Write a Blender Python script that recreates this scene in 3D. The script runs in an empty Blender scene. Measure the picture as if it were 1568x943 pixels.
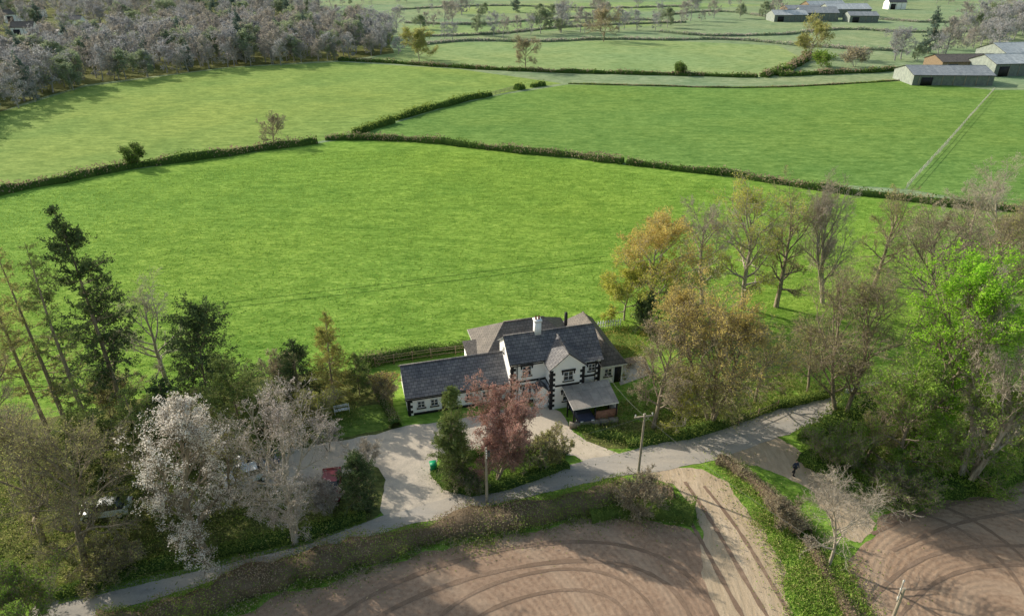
import bpy, bmesh, math, numpy as np, time
from mathutils import Vector
T0=time.time()
# ---------------------------------------------------------------- survey helpers (ground-plane survey -> world metres)
F=1044.; CX=784.; CY=471.5; CAMH=44.; PIT=math.radians(28); sp=math.sin(PIT); cp=math.cos(PIT)
def G(px,py,z=0.):
    u=(px-CX)/F; v=(py-CY)/F; t=(CAMH-z)/(sp+v*cp)
    return np.array([u*t,(cp-v*sp)*t,z])
def TOPH(px,pb,pt):
    y=G(px,pb)[1]; v=(pt-CY)/F
    return CAMH-y*(sp+v*cp)/(cp-v*sp)
def STAND(px,pb,pt,w,frac=.6):
    y=G(px,pb)[1]; H=TOPH(px,pb,pt); t=y*cp+(CAMH-frac*H)*sp
    return np.array([(px-CX)/F*t,y,0.]),H,w*t/F
def W(l): return np.array([G(a,b) for a,b in l])
def norm(v): return v/np.maximum(np.linalg.norm(v,axis=-1,keepdims=True),1e-9)

scene=bpy.context.scene
def link(o,parent=None):
    scene.collection.objects.link(o)
    if parent: o.parent=parent
    return o
def empty(name,loc=(0,0,0),rz=0.):
    e=bpy.data.objects.new(name,None); e.location=loc; e.rotation_euler=(0,0,rz); e.empty_display_size=.5
    return link(e)

# ---------------------------------------------------------------- materials
def newmat(name):
    m=bpy.data.materials.new(name); m.use_nodes=True; nt=m.node_tree; nt.nodes.clear()
    out=nt.nodes.new('ShaderNodeOutputMaterial'); return m,nt,out
def rgb(c): return (c[0],c[1],c[2],1.)
def noise(nt,vec,scale,detail=4,rough=.55,dist=0.):
    n=nt.nodes.new('ShaderNodeTexNoise'); n.inputs['Scale'].default_value=scale; n.inputs['Detail'].default_value=detail
    n.inputs['Roughness'].default_value=rough; n.inputs['Distortion'].default_value=dist
    nt.links.new(vec,n.inputs['Vector']); return n.outputs['Fac']
def mapping(nt,vec,scale=(1,1,1),loc=(0,0,0),rot=(0,0,0)):
    m=nt.nodes.new('ShaderNodeMapping'); m.inputs['Scale'].default_value=scale; m.inputs['Location'].default_value=loc; m.inputs['Rotation'].default_value=rot
    nt.links.new(vec,m.inputs['Vector']); return m.outputs['Vector']
def ramp(nt,fac,stops):
    r=nt.nodes.new('ShaderNodeValToRGB'); e=r.color_ramp.elements
    while len(e)>1: e.remove(e[-1])
    e[0].position=stops[0][0]; e[0].color=rgb(stops[0][1])
    for p,c in stops[1:]:
        x=e.new(p); x.color=rgb(c)
    nt.links.new(fac,r.inputs['Fac']); return r.outputs['Color']
def mix(nt,fac,a,b,mode='MIX'):
    m=nt.nodes.new('ShaderNodeMix'); m.data_type='RGBA'; m.blend_type=mode
    for s,val in ((m.inputs[0],fac),(m.inputs[6],a),(m.inputs[7],b)):
        if isinstance(val,(int,float)): s.default_value=val
        elif isinstance(val,tuple): s.default_value=rgb(val)
        else: nt.links.new(val,s)
    return m.outputs[2]
def maprange(nt,fac,a,b,c=0.,d=1.):
    m=nt.nodes.new('ShaderNodeMapRange'); m.inputs[1].default_value=a; m.inputs[2].default_value=b; m.inputs[3].default_value=c; m.inputs[4].default_value=d
    nt.links.new(fac,m.inputs[0]); return m.outputs[0]
def finish(nt,out,col,rough=.9,bump=None,bstr=.5,bdist=.1,spec=.2,metal=0.):
    p=nt.nodes.new('ShaderNodeBsdfPrincipled'); p.inputs['Roughness'].default_value=rough
    p.inputs['Specular IOR Level'].default_value=spec; p.inputs['Metallic'].default_value=metal
    if isinstance(col,tuple): p.inputs['Base Color'].default_value=rgb(col)
    else: nt.links.new(col,p.inputs['Base Color'])
    if bump is not None:
        b=nt.nodes.new('ShaderNodeBump'); b.inputs['Strength'].default_value=bstr; b.inputs['Distance'].default_value=bdist
        nt.links.new(bump,b.inputs['Height']); nt.links.new(b.outputs['Normal'],p.inputs['Normal'])
    nt.links.new(p.outputs[0],out.inputs[0])
def coords(nt): return nt.nodes.new('ShaderNodeTexCoord').outputs['Object']

def grass_mat(name,dark,mid,light,rot=.3,fine=1.6,big=.012,bs=.85):
    m,nt,out=newmat(name); v=coords(nt)
    vr=mapping(nt,v,(.5,1.25,1),rot=(0,0,rot))
    nb=noise(nt,v,big,3); nm=noise(nt,v,.05,5,.65); nf=noise(nt,vr,fine,5,.75); n4=noise(nt,vr,fine*.27,4,.7)
    c=ramp(nt,nf,[(.34,dark),(.5,mid),(.65,light)])
    c2=ramp(nt,n4,[(.34,(.62,.70,.6)),(.66,(1.22,1.17,1.22))])
    c=mix(nt,1.,c,c2,'MULTIPLY')
    c=mix(nt,maprange(nt,nb,.35,.65,0,.9),c,mix(nt,1.,c,(1.22,1.06,.95),'MULTIPLY'))
    c=mix(nt,maprange(nt,nm,.42,.66,0,.9),c,mix(nt,1.,c,(.72,.82,.80),'MULTIPLY'))
    finish(nt,out,c,.95,nf,bs,.28,.05); return m
M={}
M['field']=grass_mat('field_grass',(.12,.25,.035),(.21,.365,.06),(.325,.49,.105))
M['field_b']=grass_mat('field_grass_pale',(.17,.275,.07),(.255,.37,.10),(.34,.46,.14),rot=-.2)
M['field_c']=grass_mat('field_grass_deep',(.11,.22,.055),(.175,.305,.075),(.26,.41,.115),rot=.1)
M['field_d']=grass_mat('field_grass_far_hazed',(.21,.285,.17),(.27,.36,.21),(.33,.42,.26),rot=0.)  # distance haze painted into the grass colour, paler and bluer
M['field_e']=grass_mat('field_grass_upper_hazed',(.22,.315,.14),(.285,.40,.175),(.345,.45,.21),rot=0.)  # upper fields also have haze mixed into their base colour
M['lawn']=grass_mat('lawn_grass',(.12,.19,.04),(.17,.26,.055),(.22,.33,.08),fine=4)
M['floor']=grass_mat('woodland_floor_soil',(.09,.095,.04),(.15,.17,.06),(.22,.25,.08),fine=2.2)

def plough_mat(name,cx,cy,c1,c2,c3):
    m,nt,out=newmat(name); v=coords(nt)
    vc=mapping(nt,v,loc=(-cx,-cy,0))
    def rings(scale,dist):
        w=nt.nodes.new('ShaderNodeTexWave'); w.wave_type='RINGS'; w.rings_direction='Z'; w.inputs['Scale'].default_value=scale
        w.inputs['Distortion'].default_value=dist; w.inputs['Detail'].default_value=2; w.inputs['Detail Scale'].default_value=.4
        nt.links.new(vc,w.inputs['Vector']); return w.outputs['Fac']
    w1=rings(.62,.8); w2=rings(.05,4.)
    n=noise(nt,v,2.2,7,.75); nb=noise(nt,v,.10,4,.6,.5)
    c=ramp(nt,n,[(.3,c1),(.5,c2),(.7,c3)])
    c=mix(nt,maprange(nt,w1,0,1,.0,.12),c,(.12,.08,.055))
    c=mix(nt,maprange(nt,w2,.8,1,.0,.3),c,(.5,.39,.29))
    c=mix(nt,maprange(nt,nb,.42,.62,0,.4),c,(.24,.165,.12))
    wm=nt.nodes.new('ShaderNodeMath'); wm.operation='MULTIPLY'; wm.inputs[1].default_value=.2; nt.links.new(w1,wm.inputs[0])
    h=nt.nodes.new('ShaderNodeMath'); h.operation='ADD'; nt.links.new(wm.outputs[0],h.inputs[0]); nt.links.new(n,h.inputs[1])
    finish(nt,out,c,.95,h.outputs[0],.65,.14,.05); return m
def dirt_mat(name,c1,c2,c3,scale=1.2,bs=.5,bd=.06,stretch=(1,1,1),rot=0.,patch=None):
    m,nt,out=newmat(name); v=coords(nt); vv=mapping(nt,v,stretch,rot=(0,0,rot))
    n=noise(nt,vv,scale,6,.65); nb=noise(nt,vv,scale*.18,4,.6,.4); nf=noise(nt,v,scale*8,3,.7)
    c=ramp(nt,n,[(.3,c1),(.5,c2),(.7,c3)])
    c=mix(nt,maprange(nt,nb,.42,.6,0,.75),c,patch if patch else c1)
    c=mix(nt,.35,c,ramp(nt,nf,[(.3,c1),(.7,c3)]))
    finish(nt,out,c,.93,n,bs,bd,.15); return m
pc=G(560,1060); M['plough']=plough_mat('ploughed_soil',pc[0],pc[1],(.25,.165,.115),(.37,.26,.185),(.48,.35,.255))
pc=G(1560,960); M['plough2']=plough_mat('tilled_soil',pc[0],pc[1],(.25,.165,.11),(.38,.265,.185),(.48,.355,.255))
M['track']=dirt_mat('dirt_track',(.36,.275,.18),(.52,.41,.29),(.66,.54,.40),1.3,.7,.12,(1.6,.35,1),-.35)
M['road']=dirt_mat('worn_asphalt',(.26,.25,.235),(.37,.35,.32),(.48,.44,.39),.8,.3,.02,(.3,1.3,1),.35,(.56,.48,.38))
M['gravel']=dirt_mat('driveway_gravel',(.35,.31,.26),(.50,.44,.365),(.64,.555,.45),.8,.5,.04,patch=(.64,.55,.43))
M['concrete']=dirt_mat('pale_concrete',(.46,.39,.30),(.6,.52,.41),(.7,.62,.5),1.0,.3,.02)
M['stone']=dirt_mat('rubble_stone',(.16,.14,.11),(.26,.23,.19),(.37,.33,.28),3.,.8,.05)

def leaf_mat(name,c1,c2,tr=.35):
    m,nt,out=newmat(name)
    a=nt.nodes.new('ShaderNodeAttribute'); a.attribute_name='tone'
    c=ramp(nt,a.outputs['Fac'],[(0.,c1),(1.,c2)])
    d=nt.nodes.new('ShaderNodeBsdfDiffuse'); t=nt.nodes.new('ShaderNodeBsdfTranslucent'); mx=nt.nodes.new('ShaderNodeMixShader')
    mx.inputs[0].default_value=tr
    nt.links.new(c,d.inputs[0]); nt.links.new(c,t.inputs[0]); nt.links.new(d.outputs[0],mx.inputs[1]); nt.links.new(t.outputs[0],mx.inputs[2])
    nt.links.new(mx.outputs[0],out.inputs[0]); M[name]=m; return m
leaf_mat('bud_olive',(.22,.23,.08),(.58,.58,.23),.4)
leaf_mat('bud_brown',(.28,.245,.155),(.60,.54,.36),.4)
leaf_mat('bud_grey',(.31,.28,.22),(.63,.58,.48),.4)
leaf_mat('bud_orange',(.36,.29,.08),(.76,.63,.22),.45)
leaf_mat('bud_yellow',(.27,.30,.055),(.70,.71,.17),.45)
leaf_mat('leaf_bright',(.11,.27,.02),(.42,.74,.08),.45)
leaf_mat('leaf_green',(.09,.175,.035),(.32,.48,.09),.4)
leaf_mat('leaf_ivy',(.055,.105,.028),(.20,.30,.07),.3)
leaf_mat('leaf_copper',(.23,.11,.095),(.62,.38,.33),.4)
leaf_mat('blossom_white',(.60,.54,.47),(.94,.91,.88),.4)
leaf_mat('blossom_pink',(.38,.34,.33),(.74,.67,.67),.4)
leaf_mat('needle_dark',(.035,.065,.03),(.15,.21,.085),.2)
leaf_mat('needle_mid',(.08,.125,.04),(.29,.36,.115),.25)
leaf_mat('needle_gold',(.21,.21,.06),(.55,.53,.16),.3)
leaf_mat('hedge_brown',(.19,.145,.10),(.46,.37,.26),.3)
leaf_mat('hedge_green',(.10,.155,.04),(.34,.43,.10),.35)
leaf_mat('far_twigs_hazed',(.31,.33,.37),(.58,.59,.61),.4)  # far foliage colours, here and below, have aerial haze painted in
leaf_mat('far_brown_hazed',(.32,.29,.26),(.58,.54,.47),.4)
leaf_mat('far_green_hazed',(.20,.26,.18),(.42,.49,.30),.35)
leaf_mat('far_needles_hazed',(.10,.15,.14),(.20,.27,.22),.3)
leaf_mat('grass_blade',(.16,.28,.04),(.42,.58,.13),.45)
def bark_mat(name,a,b):
    m,nt,out=newmat(name); v=coords(nt); c=ramp(nt,noise(nt,mapping(nt,v,(3,3,.6)),2.,2),[(.35,a),(.65,b)]); finish(nt,out,c,.95,None); M[name]=m
bark_mat('bark_brown',(.18,.15,.11),(.37,.31,.235)); bark_mat('bark_grey',(.28,.245,.20),(.52,.46,.38)); bark_mat('bark_pale',(.34,.31,.26),(.52,.48,.41)); bark_mat('bark_far',(.27,.265,.28),(.43,.41,.41))  # far bark is paled toward blue-grey, haze put into its colour
def plain(name,col,rough=.6,var=.12,sc=2.,spec=.3,metal=0.):
    m,nt,out=newmat(name); v=coords(nt); n=noise(nt,v,sc,5,.6)
    c=ramp(nt,n,[(.3,tuple(x*(1-var) for x in col)),(.7,tuple(min(1,x*(1+var)) for x in col))]); finish(nt,out,c,rough,n,.15,.02,spec,metal); M[name]=m
plain('white_render',(.91,.92,.93),.8,.02); plain('black_trim',(.018,.018,.022),.6); plain('white_frame',(.86,.86,.86),.4,.03)
plain('timber',(.24,.18,.12),.8,.3); plain('pole_wood',(.33,.29,.23),.9,.25); plain('ceramic',(.7,.7,.68),.3,.05); plain('wire_metal',(.15,.15,.15),.5); plain('grey_post',(.5,.48,.42),.8)
plain('red_paint',(.17,.02,.03),.35,.05,2,.5); plain('white_paint',(.7,.75,.8),.3,.05,2,.6); plain('rubber',(.02,.02,.02),.8); plain('green_plastic',(.01,.30,.13),.4,.05); plain('blue_paint',(.10,.14,.22),.3,.05,2,.6)
plain('jacket',(.04,.05,.09),.8); plain('trousers',(.03,.03,.035),.8); plain('skin',(.5,.32,.24),.6); plain('hair',(.04,.025,.02),.7); plain('brick',(.30,.15,.10),.9,.3,4.)
def glass_mat():
    m,nt,out=newmat('window_glass'); finish(nt,out,(.03,.04,.05),.08,None,spec=.8); M['glass']=m
glass_mat()
def roof_mat(name,c1,c2,w,h,mort,ax=1):
    m,nt,out=newmat(name); v=coords(nt); vv=mapping(nt,v,(1,1,1),rot=(0,0,0 if ax==1 else math.pi/2))
    b=nt.nodes.new('ShaderNodeTexBrick'); b.inputs['Color1'].default_value=rgb(c1); b.inputs['Color2'].default_value=rgb(c2); b.inputs['Mortar'].default_value=rgb(mort)
    b.inputs['Scale'].default_value=1.; b.inputs['Mortar Size'].default_value=.02; b.inputs['Brick Width'].default_value=w; b.inputs['Row Height'].default_value=h
    nt.links.new(vv,b.inputs['Vector'])
    n=noise(nt,v,.9,5,.65); c=mix(nt,1.,b.outputs['Color'],ramp(nt,n,[(.3,(.7,.7,.7)),(.7,(1.25,1.22,1.15))]),'MULTIPLY')
    n2=noise(nt,v,6.,3,.7); c=mix(nt,maprange(nt,n2,.55,.75,0,.5),c,mix(nt,1.,c,(1.5,1.5,1.35),'MULTIPLY'))
    finish(nt,out,c,.65,b.outputs['Fac'],-.5,.03,.25); return M.__setitem__(name,m)
roof_mat('slate',(.12,.12,.137),(.195,.19,.20),.45,.32,(.04,.04,.045))
roof_mat('brown_tile_x',(.125,.113,.107),(.18,.162,.15),.4,.32,(.06,.055,.052))
roof_mat('carport_felt',(.30,.275,.26),(.36,.335,.31),1.,3.,(.22,.2,.19))
roof_mat('sheet_roof',(.24,.27,.31),(.31,.34,.38),1.6,30.,(.15,.17,.2))
roof_mat('pale_sheet_roof',(.42,.47,.52),(.52,.56,.6),1.6,30.,(.3,.33,.36))
roof_mat('sheet_wall',(.28,.33,.32),(.35,.40,.39),1.2,30.,(.17,.2,.2))

# ---------------------------------------------------------------- mesh accumulator
class Acc:
    def __init__(s): s.v=[];s.l=[];s.c=[];s.m=[];s.t=[];s.n=0;s.mats=[]
    def mi(s,mat):
        mat=M[mat]
        if mat not in s.mats: s.mats.append(mat)
        return s.mats.index(mat)
    def quads(s,v,f,mat,tone=None):
        f=np.asarray(f); v=np.asarray(v,float); s.v.append(v); s.l.append((f+s.n).ravel()); s.c.append(np.full(len(f),f.shape[1]))
        s.m.append(np.full(len(f),s.mi(mat))); s.t.append(np.full(len(f),.5) if tone is None else tone); s.n+=len(v)
    def poly(s,pts,mat): s.quads(pts,[list(range(len(pts)))],mat)
    def box(s,x0,x1,y0,y1,z0,z1,mat):
        v=[(x,y,z) for z in (z0,z1) for y in (y0,y1) for x in (x0,x1)]
        s.quads(v,[(0,2,3,1),(4,5,7,6),(0,1,5,4),(2,6,7,3),(0,4,6,2),(1,3,7,5)],mat)
    def tubes(s,pts,rad,k,mat,tone=None):
        N,K,_=pts.shape
        T=np.gradient(pts,axis=1); T=norm(T); m=norm(pts[:,-1]-pts[:,0])
        ref=np.where(np.abs(m[:,2:3])>.8,np.array([[1.,0,0]]),np.array([[0,0,1.]]))[:,None,:]
        U=norm(np.cross(T,np.broadcast_to(ref,T.shape))); V=np.cross(T,U)
        a=np.arange(k)*2*np.pi/k
        ring=pts[:,:,None,:]+rad[:,:,None,None]*(U[:,:,None,:]*np.cos(a)[None,None,:,None]+V[:,:,None,:]*np.sin(a)[None,None,:,None])
        i=np.arange(N)[:,None,None]*K*k; j=np.arange(K-1)[None,:,None]*k; q=np.arange(k)[None,None,:]; q2=(q+1)%k
        f=np.stack([i+j+q,i+j+q2,i+j+k+q2,i+j+k+q],-1).reshape(-1,4)
        s.quads(ring.reshape(-1,3),f,mat,None if tone is None else np.repeat(tone,(K-1)*k))
    def leaves(s,rng,C,size,mat,tone,up=0.,asp=.6):
        n=len(C); U=norm(rng.normal(size=(n,3))+np.array([0,0,up])); V=norm(np.cross(U,rng.normal(size=(n,3))))
        sz=(size*rng.uniform(.6,1.35,n))[:,None]; j=rng.uniform(.6,1.2,(n,1))
        v=np.stack([C-U*sz*.5,C+V*sz*.5*asp*j,C+U*sz*.5,C-V*sz*.5*asp],1).reshape(-1,3)
        s.quads(v,np.arange(4*n).reshape(-1,4),mat,np.clip(tone,0,1))
    def mesh(s,name,smooth=False):
        me=bpy.data.meshes.new(name); v=np.concatenate(s.v); l=np.concatenate(s.l); c=np.concatenate(s.c)
        me.vertices.add(len(v)); me.loops.add(len(l)); me.polygons.add(len(c))
        me.vertices.foreach_set('co',v.astype(np.float32).ravel()); me.loops.foreach_set('vertex_index',l.astype(np.int32))
        me.polygons.foreach_set('loop_start',np.concatenate([[0],np.cumsum(c)[:-1]]).astype(np.int32))
        me.polygons.foreach_set('material_index',np.concatenate(s.m).astype(np.int32))
        for m in s.mats: me.materials.append(m)
        me.update(calc_edges=True)
        a=me.attributes.new('tone','FLOAT','FACE'); a.data.foreach_set('value',np.concatenate(s.t).astype(np.float32))
        if smooth: me.polygons.foreach_set('use_smooth',np.ones(len(c),bool))
        return me
    def obj(s,name,parent=None,smooth=False):
        return link(bpy.data.objects.new(name,s.mesh(name,smooth)),parent)

# ---------------------------------------------------------------- trees
def grow(rng,P,D,L,R0,R1,nseg,wob,trop):
    N=len(P); pts=np.empty((N,nseg+1,3)); pts[:,0]=P; d=norm(D); st=(L/nseg)[:,None]
    for k in range(nseg):
        d=norm(d+rng.normal(0,wob,(N,3))+np.array([0,0,trop])); pts[:,k+1]=pts[:,k]+d*st
    s=np.linspace(0,1,nseg+1)[None]
    return pts,R0[:,None]*(1-s)+R1[:,None]*s
def kids(rng,pts,rad,L,n,tmin,ang,lr,minr=.006):
    N,K,_=pts.shape; idx=np.repeat(np.arange(N),n); t=tmin+(1-tmin)*((np.tile(np.arange(n),N)+rng.random(N*n))/n); t=np.minimum(t,.999)
    f=t*(K-1); i=np.floor(f).astype(int); a=(f-i)[:,None]
    P=pts[idx,i]*(1-a)+pts[idx,i+1]*a; Dp=norm(pts[idx,i+1]-pts[idx,i]); r=rad[idx,i]*(1-a[:,0])+rad[idx,i+1]*a[:,0]
    q=norm(np.cross(Dp,rng.normal(size=Dp.shape))); an=np.radians(rng.uniform(ang[0],ang[1],len(P)))[:,None]
    D=Dp*np.cos(an)+q*np.sin(an); nl=L[idx]*rng.uniform(lr[0],lr[1],len(P))*(1.1-.5*t)
    return P,D,nl,np.maximum(r*.65,minr),idx
def samp(rng,pts,n):
    N,K,_=pts.shape; i=rng.integers(0,N,n); f=rng.random(n)*(K-1); k=np.minimum(f.astype(int),K-2); a=(f-k)[:,None]
    return pts[i,k]*(1-a)+pts[i,k+1]*a,i
def broad(name,seed,H,Wd,leaf,nleaf=6000,lsz=.16,bark='bark_brown',clear=.22,stems=1,n=(13,7,6,5),twr=.013,minr=.014,loc=(0,0,0),upr=0.,flen=.8,lean=(0,0),leaf2=None,mk=True,bunch=0.,trr=.019):
    rng=np.random.default_rng(seed); A=Acc()
    if stems==1: P=np.zeros((1,3)); D=np.array([[lean[0],lean[1],1.]])
    else:
        az=rng.random(stems)*6.283; P=np.stack([np.cos(az),np.sin(az),0*az],1)*.02*H; sprd=rng.uniform(.15,.55,stems) if stems<5 else rng.uniform(.2,1.1,stems)
        D=np.stack([np.cos(az)*sprd+lean[0],np.sin(az)*sprd+lean[1],np.ones(stems)],1)
    L=np.full(len(P),H*flen)*rng.uniform(.85,1.05,len(P)); R0=np.full(len(P),H*trr/(len(P)**.4)); 
    levels=[]
    p0,r0=grow(rng,P,D,L,R0,R0*.3,8,.07,.04); levels.append((p0,r0,6))
    N=len(P); n1=max(3,int(n[0]/(N**.5))) ; idx=np.repeat(np.arange(N),n1); t=clear+(1-clear)*(np.tile(np.arange(n1),N)+rng.random(N*n1))/n1; t=np.minimum(t,.995)
    f=t*8; i=f.astype(int); a=(f-i)[:,None]; P1=p0[idx,i]*(1-a)+p0[idx,i+1]*a; rr=r0[idx,i]
    az=np.tile(np.arange(n1),N)*2.4+rng.normal(0,.5,N*n1)+rng.random()*6; el=np.radians(np.clip(18+50*(t-clear)/(1-clear)+upr+rng.normal(0,9,N*n1),-5,82))
    D1=np.stack([np.cos(az)*np.cos(el),np.sin(az)*np.cos(el),np.sin(el)],1)+.5*norm(p0[idx,np.minimum(i+1,8)]-p0[idx,i])*(N>1)
    L1=np.minimum(Wd*.5/np.maximum(np.cos(el),.2),np.maximum(H-P1[:,2],.1*H)/np.maximum(np.sin(el),.25))*rng.uniform(.65,1.08,N*n1)
    p1,r1=grow(rng,P1,D1,L1,rr*.62,np.maximum(rr*.14,minr),6,.13,.05); levels.append((p1,r1,5))
    Pn,Dn,Ln,Rn,_=kids(rng,p1,r1,L1,n[1],.25,(25,60),(.38,.62),minr)
    p2,r2=grow(rng,Pn,Dn,Ln,Rn,np.maximum(Rn*.3,minr*.8),4,.15,.05); levels.append((p2,r2,4))
    Pn,Dn,Ln,Rn,i2=kids(rng,p2,r2,Ln,n[2],.2,(25,60),(.4,.7),minr*.9)
    p3,r3=grow(rng,Pn,Dn,Ln,Rn,np.maximum(Rn*.4,minr*.7),3,.17,.04); levels.append((p3,r3,3))
    last=p3; b2=i2
    if n[3]>0:
        Pn,Dn,Ln,Rn,i3=kids(rng,p3,r3,Ln,n[3],.15,(25,65),(.5,.85),twr)
        p4,r4=grow(rng,Pn,Dn,Ln,np.full(len(Pn),twr),np.full(len(Pn),twr*.5),2,.2,.03); levels.append((p4,r4,3)); last=p4; b2=i2[i3]
    allp=last.reshape(-1,3); sz=H/np.percentile(allp[:,2],99.7); ctr=allp[:,:2].mean(0) if stems==1 else 0; rad=np.linalg.norm(allp[:,:2]-ctr,axis=1); sx=(Wd*.5)/np.percentile(rad,94)
    sx=np.clip(sx,.5,1.8); S=np.array([sx,sx,sz])
    for k,(p,r,sd) in enumerate(levels): 
        A.tubes(p*S,r,sd,bark)
    if nleaf>0:
        br=rng.random(len(p2)); C,i=samp(rng,last,nleaf)
        if bunch>0:
            keep=rng.random(nleaf)<(1-bunch)+bunch*(br[b2[i]]>.45); C=C[keep]; i=i[keep]
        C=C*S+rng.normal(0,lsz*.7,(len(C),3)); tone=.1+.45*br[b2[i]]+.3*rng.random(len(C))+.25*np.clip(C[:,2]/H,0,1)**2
        C[:,2]=np.maximum(C[:,2],.05)
        if leaf2:
            top=(C[:,2]/H+rng.normal(0,.12,len(C)))>.6
            A.leaves(rng,C[~top],lsz,leaf,tone[~top]); A.leaves(rng,C[top],lsz,leaf2,tone[top])
        else: A.leaves(rng,C,lsz,leaf,tone)
    if not mk: return A.mesh(name)
    o=A.obj(name); o.location=loc; return o
def conifer(name,seed,H,Wd,leaf,nb=80,nsub=7,nleaf=9000,lsz=.2,clear=.08,pw=.8,el=(-15,25),loc=(0,0,0),irr=.25,lean=(0,0),mk=True,trr=.012,bark='bark_brown'):
    rng=np.random.default_rng(seed); A=Acc()
    p0,r0=grow(rng,np.zeros((1,3)),np.array([[lean[0],lean[1],1.]]),np.array([H*1.0]),np.array([H*trr]),np.array([.02]),10,.02,.02); p0[:,:,2]*=H/p0[0,-1,2]
    A.tubes(p0,r0,6,bark)
    t=clear+(1-clear)*np.sort(rng.random(nb))**.9; t=np.minimum(t,.995); f=t*10; i=f.astype(int); a=(f-i)[:,None]; P=p0[0,i]*(1-a)+p0[0,i+1]*a
    az=rng.random(nb)*6.283; e=np.radians(rng.uniform(el[0],el[1],nb)+25*(t-.5))
    D=np.stack([np.cos(az)*np.cos(e),np.sin(az)*np.cos(e),np.sin(e)],1)
    prof=(1-(t-clear)/(1-clear))**pw*np.minimum(1,.55+3*(t-clear)); lob=1+irr*np.sin(az*2+t*9+seed)+rng.normal(0,irr*.6,nb)
    L=np.maximum(Wd*.5*prof*np.clip(lob,.35,1.6),.25)
    R=np.maximum(H*trr*.3*(1-t)+.012,.015)
    p1,r1=grow(rng,P,D,L,R,R*.3,4,.08,.02); A.tubes(p1,r1,3,bark)
    Pn,Dn,Ln,Rn,i1=kids(rng,p1,r1,L,nsub,.2,(30,65),(.3,.5)); Dn[:,2]-=.15
    p2,r2=grow(rng,Pn,Dn,np.maximum(Ln,.15),Rn,Rn*.5,2,.1,0.); A.tubes(p2,r2,3,bark)
    w=Ln/Ln.sum(); ii=rng.choice(len(p2),nleaf,p=w); f=rng.random(nleaf)*2; k=np.minimum(f.astype(int),1); a=(f-k)[:,None]
    C=p2[ii,k]*(1-a)+p2[ii,k+1]*a+rng.normal(0,lsz*.45,(nleaf,3)); C[:,2]=np.maximum(C[:,2],.05)
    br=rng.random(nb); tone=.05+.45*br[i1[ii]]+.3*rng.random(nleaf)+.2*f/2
    A.leaves(rng,C,lsz,leaf,tone,asp=.45)
    if not mk: return A.mesh(name)
    o=A.obj(name); o.location=loc; return o

STY=dict(
 olive=dict(leaf='bud_olive',bark='bark_brown'), brown=dict(leaf='bud_brown',bark='bark_brown'), grey=dict(leaf='bud_grey',bark='bark_grey'),
 orange=dict(leaf='bud_olive',leaf2='bud_orange',bark='bark_brown'), yellow=dict(leaf='bud_yellow',bark='bark_grey'),
 bright=dict(leaf='leaf_bright',bark='bark_brown'), green=dict(leaf='leaf_green',bark='bark_brown'), ivy=dict(leaf='leaf_ivy',bark='bark_brown'),
 copper=dict(leaf='leaf_copper',bark='bark_brown'), white=dict(leaf='blossom_white',bark='bark_brown'), pink=dict(leaf='blossom_pink',bark='bark_grey'), pale=dict(leaf='bud_grey',bark='bark_pale'))
def tree(name,px,pb,pt,w,sty,seed,**k):
    loc,H,Wd=STAND(px,pb,pt,w); kw=dict(STY[sty]); kw.update(k)
    return broad(name,seed,H,Wd,loc=loc,**kw)
def con(name,px,pb,pt,w,leaf,seed,**k):
    loc,H,Wd=STAND(px,pb,pt,w)
    return conifer(name,seed,H,Wd,leaf,loc=loc,**k)

# left group
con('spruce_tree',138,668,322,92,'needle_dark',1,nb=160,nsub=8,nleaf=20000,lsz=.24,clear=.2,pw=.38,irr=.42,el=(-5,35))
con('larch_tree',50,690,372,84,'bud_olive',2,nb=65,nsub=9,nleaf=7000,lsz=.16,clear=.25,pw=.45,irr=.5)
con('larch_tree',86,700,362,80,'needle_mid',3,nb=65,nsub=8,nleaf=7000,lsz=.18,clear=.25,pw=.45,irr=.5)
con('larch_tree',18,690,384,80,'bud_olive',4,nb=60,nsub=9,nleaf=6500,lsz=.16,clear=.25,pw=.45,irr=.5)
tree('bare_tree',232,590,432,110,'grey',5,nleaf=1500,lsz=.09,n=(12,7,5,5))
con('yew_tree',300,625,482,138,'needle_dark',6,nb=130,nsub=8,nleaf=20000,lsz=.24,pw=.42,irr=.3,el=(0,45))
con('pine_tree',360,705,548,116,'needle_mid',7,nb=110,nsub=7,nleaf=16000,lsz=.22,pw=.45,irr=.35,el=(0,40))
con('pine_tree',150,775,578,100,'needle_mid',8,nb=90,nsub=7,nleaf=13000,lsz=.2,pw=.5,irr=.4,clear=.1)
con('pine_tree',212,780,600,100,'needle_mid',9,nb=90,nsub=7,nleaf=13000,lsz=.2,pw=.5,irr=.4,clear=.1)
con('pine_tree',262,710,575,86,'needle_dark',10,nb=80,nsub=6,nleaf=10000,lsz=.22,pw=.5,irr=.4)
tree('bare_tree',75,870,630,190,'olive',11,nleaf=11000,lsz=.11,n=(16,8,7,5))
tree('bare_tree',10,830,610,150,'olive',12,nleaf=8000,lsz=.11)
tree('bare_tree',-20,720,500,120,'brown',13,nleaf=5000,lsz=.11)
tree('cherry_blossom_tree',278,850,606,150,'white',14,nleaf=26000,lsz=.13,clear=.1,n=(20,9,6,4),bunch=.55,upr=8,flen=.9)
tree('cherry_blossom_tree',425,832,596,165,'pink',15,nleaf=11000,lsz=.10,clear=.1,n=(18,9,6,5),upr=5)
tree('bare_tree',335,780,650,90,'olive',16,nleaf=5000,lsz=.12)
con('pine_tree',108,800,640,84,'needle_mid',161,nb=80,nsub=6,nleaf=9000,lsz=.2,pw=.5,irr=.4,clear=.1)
tree('hawthorn_bush',432,610,545,70,'brown',17,nleaf=5000,lsz=.14,stems=6,clear=.1)
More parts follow.
